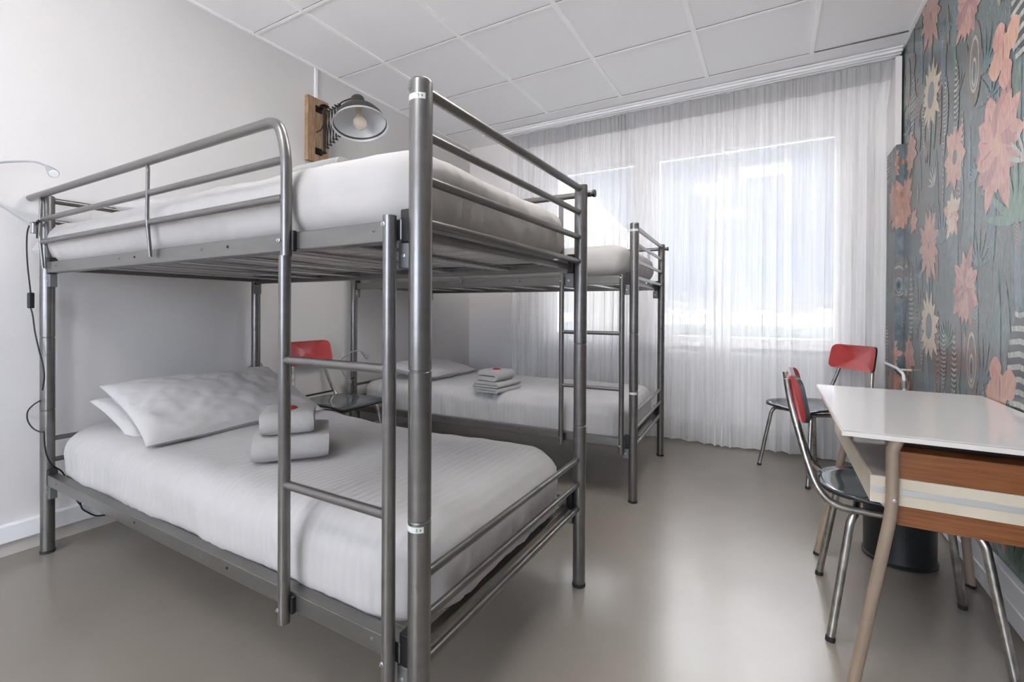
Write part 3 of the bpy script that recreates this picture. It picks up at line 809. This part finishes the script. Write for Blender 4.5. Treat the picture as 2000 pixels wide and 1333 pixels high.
ch2 = copy_tree(ch1); ch2.location = (.225, 3.715, 0)
ch2.rotation_euler.z = math.atan2(-.61, -.79)-pi/2
tag(ch2, 'red-backed chrome chair standing by the curtain behind the desk', 'chair')
ch3 = copy_tree(ch1); ch3.location = (-2.585, 2.200, 0); ch3.rotation_euler.z = radians(-90+3)
tag(ch3, 'red-backed chair with black seat against the left wall between the bunk beds', 'chair')

# ------------------------------------------------------------------ desk
dk = empty('desk', (.455, 2.11, 0))
def dp(x, y, z=0): return (x-.455, y-2.11, z)
def DB(x0, x1, y0, y1, z0, z1, bev=0, bm=None):
    bm = bm or bmesh.new(); box(bm, x0-.455, x1-.455, y0-2.11, y1-2.11, z0, z1, bev=bev); return bm
DX1 = .7445-.008
obj('tabletop', DB(.172, DX1, 1.633, 2.583, .7435, .760, .0022), M_desk_top, dk, smooth=False)
ed = obj('top_edging', DB(.1712, DX1+.0004, 1.6322, 2.5838, .7425, .7552), M_edge, dk, smooth=False); ed['label'] = 'off-white edging strip around the top'
obj('shelf', DB(.247, DX1-.02, 1.680, 2.565, .560, .6285), M_desk_top, dk, smooth=False)
bm = DB(.243, .249, 1.672, 2.567, .554, .630); DB(.249, DX1-.02, 1.672, 1.680, .554, .630, bm=bm)
b_ = obj('shelf_edging', bm, M_cream, dk, smooth=False); b_['label'] = 'cream band around the shelf'
obj('channel_strip', DB(.246, DX1-.02, 1.6695, 1.6725, .584, .602, .001), M_alu, b_, smooth=False)
obj('side_panel', DB(.289, DX1-.02, 1.677, 1.745, .630, .706, .0015), M_wood, dk, smooth=False)
obj('side_panel', DB(.283, DX1-.02, 2.49, 2.56, .630, .705, .0015), M_wood, dk, smooth=False)
obj('back_panel', DB(.62, .70, 1.72, 2.49, .630, .742), M_wood_d, dk, smooth=False)
obj('shade_plate', DB(.33, .62, 1.80, 1.815, .630, .742), M_wood_d, dk, smooth=False)  # added dark plate, standing for the shade in the gap under the top
dr = obj('drawer_box', DB(.306, DX1-.02, 1.680, 2.55, .496, .554, .0015), M_wood, dk, smooth=False)
bm = bmesh.new()
vs = [bm.verts.new(dp(*p)) for p in ((.264, 1.680, .554), (.306, 1.680, .554), (.306, 1.680, .503), (.298, 1.680, .518), (.264, 2.55, .554), (.306, 2.55, .554), (.306, 2.55, .503), (.298, 2.55, .518))]
for q in ((0, 1, 2, 3), (7, 6, 5, 4), (0, 4, 5, 1), (3, 2, 6, 7), (0, 3, 7, 4), (1, 5, 6, 2)): bm.faces.new([vs[i] for i in q])
obj('sloped_rim', bm, M_desk_top, dk, smooth=False)
for (x, y, fx, fy) in ((.290, 1.655, .200, 1.640), (.668, 1.655, .700, 1.640), (.290, 2.572, .176, 2.505), (.655, 2.572, .690, 2.515)):
    if x > .6: fx = min(fx, .700)
    lg = obj('leg', T(smooth_path([dp(x+.012, y, .742), dp(x, y, .715), dp(x, y, .545), dp(fx, fy, .006)], .05, 8), .0150, 18), M_leg, dk)
    obj('foot', T([dp(fx-.001, fy, 0), dp(fx+.0015, fy, .012)], .0162, 16), M_foot, lg)
    if y < 2: obj('screw', bolt(Vector(dp(x+.003, y-.0148, .575)), r=.0045, h=.003), M_steel_l, lg)
tag(dk, 'small retro desk with glossy pale top and orange wood sides against the wallpaper', 'desk')

# waste bin under the desk
bn = obj('waste_bin', LT([(0, .002), (.125, .002), (.133, .006), (.1345, .016), (.129, .020), (.128, .026), (.131, .36), (.135, .368), (.135, .376), (.130, .378), (.127, .36), (.123, .03), (0, .026)], 48), M_bin)
bn.location = (.49, 2.655, 0)
tag(bn, 'round black waste bin standing on the floor beneath the desk', 'waste bin')

# radiator pipe by the wallpaper
pv = obj('heating_pipe', T(smooth_path([(.655, 4.16, .750), (.690, 3.830, .735), (.698, 3.70, .712), (.698, 3.685, .66), (.698, 3.68, .0)], .03, 6), .0085, 14), M_white)
obj('valve', LT([(0, 0), (.013, 0), (.013, .02), (.010, .022), (.010, .03), (.013, .032), (.013, .045), (0, .046)], 16, Matrix.Translation((.698, 3.682, .63))), M_steel_l, pv)
obj('pipe_clip', T([(.690, 3.74, .735), (.744, 3.74, .735)], .007, 12), M_cream, pv)
tag(pv, 'thin white heating pipe bending down in front of the wallpaper corner', 'pipe')
# low radiator behind the curtain below the window
rd = empty('radiator', (-.30, 4.21, 0))
obj('panel', B(-.62, .62, -.03, .02, .16, .74, bev=.008), M_white, rd, smooth=False)
bm = bmesh.new(); box(bm, -.62, .62, -.035, .03, .735, .76, bev=.004); obj('top_grille', bm, M_white, rd, smooth=False)
for sx_ in (-.5, .5): obj('bracket', B(sx_-.02, sx_+.02, .02, .058, .2, .6), M_white, rd, smooth=False)
for sx_ in (-.5, .5): obj('support_leg', B(sx_-.015, sx_+.015, -.02, .015, 0, .165), M_white, rd, smooth=False)
tag(rd, 'white panel radiator faintly visible through the curtain under the large window', 'radiator')
struct('trim_8', B(-2.0, .46, 4.195, YB, .80, .825), M_white)

# ------------------------------------------------------------------ wall lamp on its wooden board
XW = XL
wl = empty('wall_lamp', (XW, 2.27, 2.40))
def lp(x, y, z): return Vector((x-XW, y-2.27, z-2.40))
def LB(x0, x1, y0, y1, z0, z1, bev=0): return B(x0-XW, x1-XW, y0-2.27, y1-2.27, z0-2.40, z1-2.40, bev=bev)
obj('wooden_board', LB(XW+.0005, XW+.036, 2.183, 2.36, 2.172, 2.640, .003), M_plank, wl, smooth=False)
xb = XW+.085
bar = obj('swivel_bar', T([lp(xb, 2.285, 2.235), lp(xb, 2.285, 2.580)], .0105, 14), M_rust, wl)
for z in (2.252, 2.560):
    bk = obj('bracket', LB(XW+.036, XW+.041, 2.245, 2.300, z-.024, z+.024), M_iron, wl, smooth=False)
    obj('arm_plate', LB(XW+.036, xb+.01, 2.262, 2.300, z-.006+(.01 if z > 2.4 else -.01), z+.004+(.01 if z > 2.4 else -.01), .002), M_iron, bk, smooth=False)
obj('cap_disc', LT([(0, .016), (.012, .014), (.032, .002), (.034, 0), (0, 0)], 20, Matrix.Translation(lp(xb, 2.285, 2.578))), M_iron, wl)
# scissor lattice running from the bar toward the shade
A0 = Vector((xb+.004, 2.285, 0)); A1 = Vector((-2.715, 2.285, 0))
n = 5; D = (A1-A0)/n
bm = bmesh.new()
for i in range(n):
    hz = .135*(1-.04*i); c0 = 2.405+.010*i; p = A0+D*i; q = A0+D*(i+1); o_ = Vector((0, .005, 0))
    tube(bm, [lp(*(p.x, p.y, c0-hz))-o_, lp(*(q.x, q.y, c0+hz))-o_], .0036, 8)
    tube(bm, [lp(*(p.x, p.y, c0+hz))+o_, lp(*(q.x, q.y, c0-hz))+o_], .0036, 8)
    for zz in (c0-hz, c0+hz): tube(bm, [lp(q.x, q.y-.012, zz), lp(q.x, q.y+.012, zz)], .0055, 8)
obj('scissor_arm', bm, M_iron, wl)
ax = Vector((.27, -.12, -.95)).normalized()       # opening direction of the shade
Cs = Vector((-2.50, 2.283, 2.370))-ax*.045
zax = -ax; xax = zax.cross(Vector((0, 1, 0))).normalized(); yax = zax.cross(xax)
MS = Matrix(((xax.x, yax.x, zax.x, 0), (xax.y, yax.y, zax.y, 0), (xax.z, yax.z, zax.z, 0), (0, 0, 0, 1)))
MS = Matrix.Translation(Cs-Vector((XW, 2.27, 2.40))) @ MS
prof = [(.188, -.045), (.186, -.043), (.176, -.030), (.168, -.005), (.152, .028), (.128, .058), (.098, .080), (.066, .092), (.050, .096), (.047, .104), (.045, .168), (.040, .176), (0, .178)]
sh = obj('lamp_shade', LT(prof, 48, MS), M_shade, wl)
prof2 = [(.1885, -.044), (.1885, -.0465), (.185, -.046), (.180, -.036), (.166, -.006), (.150, .026), (.126, .055), (.097, .077), (.065, .089), (.03, .094), (0, .095)]
si = obj('shade_lining', LT(prof2, 48, MS), M_shade_in, sh); si['label'] = 'white enamel inside of the shade'
so = obj('socket', LT([(0, .094), (.022, .094), (.022, .055), (.019, .052), (0, .052)], 20, MS), M_cream, sh)
obj('bulb', LT([(0, .055), (.014, .053), (.017, .040), (.034, .015), (.046, -.010), (.049, -.028), (.043, -.050), (.028, -.066), (0, -.073)], 28, MS), M_bulb, sh)
bm = bmesh.new()
for k in range(5):
    a = k*2*pi/5; tube(bm, [MS @ Vector((.004*cos(a), .004*sin(a), .04)), MS @ Vector((.014*cos(a), .014*sin(a), .0)), MS @ Vector((.010*cos(a+.6), .010*sin(a+.6), -.03))], .0011, 5)
obj('filament', bm, mat('filament_wire', (.6, .3, .12), .3, metal=.6), sh)
# yoke holding the shade
tp_ = MS @ Vector((0, 0, .176)); e0 = lp(A1.x+.01, A1.y, 2.54)
obj('yoke', T(catmull([e0+Vector((-.01, 0, -.03)), e0+Vector((.02, -.012, .02)), tp_+Vector((-.02, .006, .012)), tp_], 5), .005, 10), M_iron, wl)
obj('wing_screw', T([e0+Vector((-.03, -.03, .01)), e0+Vector((.02, .03, .0))], .004, 8), M_iron, wl)
obj('lever', T([lp(xb, 2.285, 2.46), lp(xb-.01, 2.262, 2.40), lp(xb-.012, 2.225, 2.372)], .0042, 8), M_rust, wl)
tag(wl, 'dark industrial scissor-arm lamp with dome shade mounted on a wooden board', 'wall lamp')
tag(obj('cable_trunking', B(XW, XW+.014, 2.262, 2.282, 2.641, ZC-.005), M_white, smooth=False), 'thin white cable duct running from the lamp board up to the ceiling', 'cable duct')

# ------------------------------------------------------------------ reading lamps and cables
def gooseneck(name_loc, arc, head_dir, clamp, label):
    r = empty('reading_lamp', name_loc); o = Vector(name_loc)
    pts = catmull([Vector(p)-o for p in arc], 8)
    obj('flexible_arm', T(pts, .0042, 10), M_gray, r)
    h0 = pts[-1]; d = Vector(head_dir).normalized()
    zx = d; xx = zx.cross(Vector((0, 0, 1))).normalized(); yy = zx.cross(xx)
    M = Matrix(((xx.x, yy.x, zx.x, h0.x), (xx.y, yy.y, zx.y, h0.y), (xx.z, yy.z, zx.z, h0.z), (0, 0, 0, 1)))
    hd_ = obj('lamp_head', LT([(0, -.012), (.005, -.010), (.007, .0), (.013, .030), (.0175, .055), (.0185, .075), (.0165, .077), (0, .070)], 22, M), M_gray, r)
    obj('lens', LT([(0, .0725), (.0160, .0775), (.0150, .080), (0, .081)], 20, M), M_white, hd_)
    c = Vector(clamp)-o
    cl = obj('clamp', B(c.x-.016, c.x+.016, c.y-.012, c.y+.012, c.z-.026, c.z+.026, bev=.004), M_steel_l, r, smooth=False)
    obj('clamp_screw', T([c+Vector((0, 0, .012)), c+Vector((.05, .0, .026))], .0055, 10), M_black, cl)
    return tag(r, label, 'reading lamp')
gooseneck((-2.836, .742, 1.455), [(-2.836, .742, 1.455), (-2.885, .705, 1.495), (-2.93, .664, 1.54), (-2.94, .60, 1.60), (-2.93, .60, 1.68), (-2.92, .655, 1.722), (-2.86, .72, 1.738), (-2.76, .735, 1.722), (-2.68, .745, 1.695)], (.72, .02, -.42), (-2.836, .747, 1.450),
    'grey gooseneck reading lamp clamped to the upper post at the far left')
gooseneck((-2.836, 1.79, .655), [(-2.836, 1.79, .655), (-2.845, 1.80, .72), (-2.85, 1.785, .752), (-2.85, 1.74, .745), (-2.83, 1.68, .72), (-2.80, 1.62, .665)], (.35, -.5, -.7), (-2.836, 1.787, .655),
    'grey gooseneck reading lamp bent down behind the pillow of the front lower bunk')
b2h = on_bed2(L_, 0, 0)
gooseneck((b2h[0], b2h[1]-.042, .545), [(b2h[0], b2h[1]-.042, .545), (b2h[0]-.02, 2.47, .60), (b2h[0]-.02, 2.445, .70), (-2.82, 2.475, .762), (-2.80, 2.525, .778), (-2.80, 2.575, .765)], (.10, .55, -.5), (b2h[0], b2h[1]-.042, .545),
    'grey gooseneck reading lamp rising beside the head post of the rear bunk')
def cable(name, pts, label, r=.003, m=None):
    return tag(obj(name, T(catmull(pts, 7), r, 8), m or M_cable), label, 'cable')
xc = -2.836
cb = cable('cable', [(-2.800, .745, 1.40), (-2.79, .742, 1.455), (-2.835, .738, 1.470), (-2.885, .738, 1.440), (-2.905, .740, 1.37), (-2.900, .742, 1.28), (-2.880, .744, 1.19), (-2.875, .745, 1.16)], 'black lamp cable hanging from the reading lamp beside the upper left post')
sw = obj('inline_switch', B(-2.886, -2.862, .735, .755, 1.095, 1.165, bev=.004), M_black, smooth=False); tag(sw, 'black inline switch on the cable beside the left bed post', 'switch')
obj('rocker', B(-2.889, -2.885, .739, .751, 1.118, 1.142), M_black, sw, smooth=False)
cable('cable', [(-2.874, .745, 1.097), (-2.86, .748, 1.06), (-2.842, .750, .99), (-2.80, .752, .91), (-2.762, .752, .86), (-2.745, .753, .80), (-2.765, .753, .74)], 'black cable dangling below the inline switch along the left post')
cable('cable', [(-2.80, .755, .69), (-2.87, .752, .665), (-2.925, .748, .63), (-2.925, .748, .59), (-2.87, .750, .562), (-2.78, .752, .555), (-2.745, .752, .56), (-2.755, .756, .52), (-2.765, .765, .46), (-2.785, .79, .40), (-2.83, .84, .34), (-2.90, .90, .20), (-2.925, .93, .141)],
    'black cable looped around the left bed post below mattress height')
cable('cable', [(-2.918, .928, .165), (-2.918, .934, .125), (-2.918, .958, .095), (-2.918, .985, .070), (-2.918, 1.013, .060), (-2.918, 1.05, .056)], 'short black cable lying over the white skirting duct by the left wall')
cable('cable', [(b2h[0]+.04, b2h[1]-.042, .545), (b2h[0]+.045, b2h[1]-.045, .47), (b2h[0]+.02, b2h[1]-.05, .36), (b2h[0]+.01, b2h[1]-.05, .2), (b2h[0]-.02, b2h[1]-.05, .02)], 'thin black cable running down the head post of the rear bunk')

# ------------------------------------------------------------------ outside
mat('outside_ground', sr(50, 52, 52), .9, noise_amt=.2, noise_scale=.2); mat('pale_facade', sr(50, 48, 44), .8, noise_amt=.04); mat('facade_window', sr(50, 54, 60), .2)
mat('hazy_trees', sr(48, 54, 52), 1, noise_amt=.1, noise_scale=.3); mat('hazy_blocks', sr(62, 66, 72), 1, noise_amt=.05)
gd = obj('outside_ground', B(-160, 160, 8, 320, -7.2, -7.0), MATS['outside_ground'], smooth=False); gd['kind'] = 'structure'
bl = empty('neighbouring_building', (-9.0, 18, -7.0))
bm = bmesh.new(); vs = []
prof_ = [(-7, 0), (3.6, 0), (3.6, 10.4), (-1.0, 15.2), (-7, 15.2)]
for y in (0, 10): vs.append([bm.verts.new((x, y, z)) for x, z in prof_])
bm.faces.new(vs[0]); bm.faces.new(vs[1][::-1])
for i in range(5): bm.faces.new((vs[0][i], vs[1][i], vs[1][(i+1) % 5], vs[0][(i+1) % 5]))
obj('facade', bm, MATS['pale_facade'], bl, smooth=False)
for ix in range(4):
    for iz in range(4):
        obj('facade_window', B(-6.2+ix*2.4, -5.0+ix*2.4, -.05, .02, 1.2+iz*2.7, 2.7+iz*2.7), MATS['facade_window'], bl, smooth=False)
tag(bl, 'pale building with a sloping roof seen through the left window', 'building')
rr = random.Random(3)
bm = bmesh.new()
for i in range(90):
    x = -110+i*2.6+rr.uniform(-1, 1); y = 95+rr.uniform(-8, 8); h = rr.uniform(5.5, 9.0); w = rr.uniform(2.5, 4.5)
    lathe(bm, [(0, 0), (w*.8, h*.1), (w, h*.5), (w*.7, h*.85), (0, h)], 8, Matrix.Translation((x, y, -7)))
tag(obj('tree_line', bm, MATS['hazy_trees']), 'hazy strip of distant treetops on the horizon outside the window', 'trees', kind='stuff')
for i in range(9):
    x = -70+i*17+rr.uniform(-4, 4); w = rr.uniform(4, 8); h = rr.uniform(7.5, 10.5)
    b_ = obj('distant_building', B(-w, w, 0, 9, 0, h), MATS['hazy_blocks'], smooth=False); b_.location = (x, 112, -7)
    tag(b_, 'hazy low building on the horizon, hardly told apart from the others', 'building', group='distant buildings on the horizon')

# ------------------------------------------------------------------ unseen light panels added to the tile grid as fill
for i, (x, y) in enumerate(((-.795, -.534), (-.795, 1.472), (-.125, 2.141))):
    cl = empty('fill_panel', (x, y, ZC-.004))
    bm = bmesh.new(); box(bm, -.30, .30, -.30, -.28, -.010, .0); box(bm, -.30, .30, .28, .30, -.010, .0); box(bm, -.30, -.28, -.28, .28, -.010, .0); box(bm, .28, .30, -.28, .28, -.010, .0)
    obj('light_frame', bm, M_white, cl, smooth=False)
    obj('diffuser', B(-.28, .28, -.28, .28, -.006, -.002), mat('fill_diffuser_%d' % i, (.9, .9, .9), .6, emit=((1, .97, .93), 5.0)), cl, smooth=False)
    tag(cl, ('added square fill panel on the ceiling nearest to the desk', 'added square fill panel on the ceiling over the ladder of the front bunk', 'added square fill panel on the ceiling farthest from the curtained window')[2 if y < 0 else 1 if y < 2 else 0], 'ceiling light')
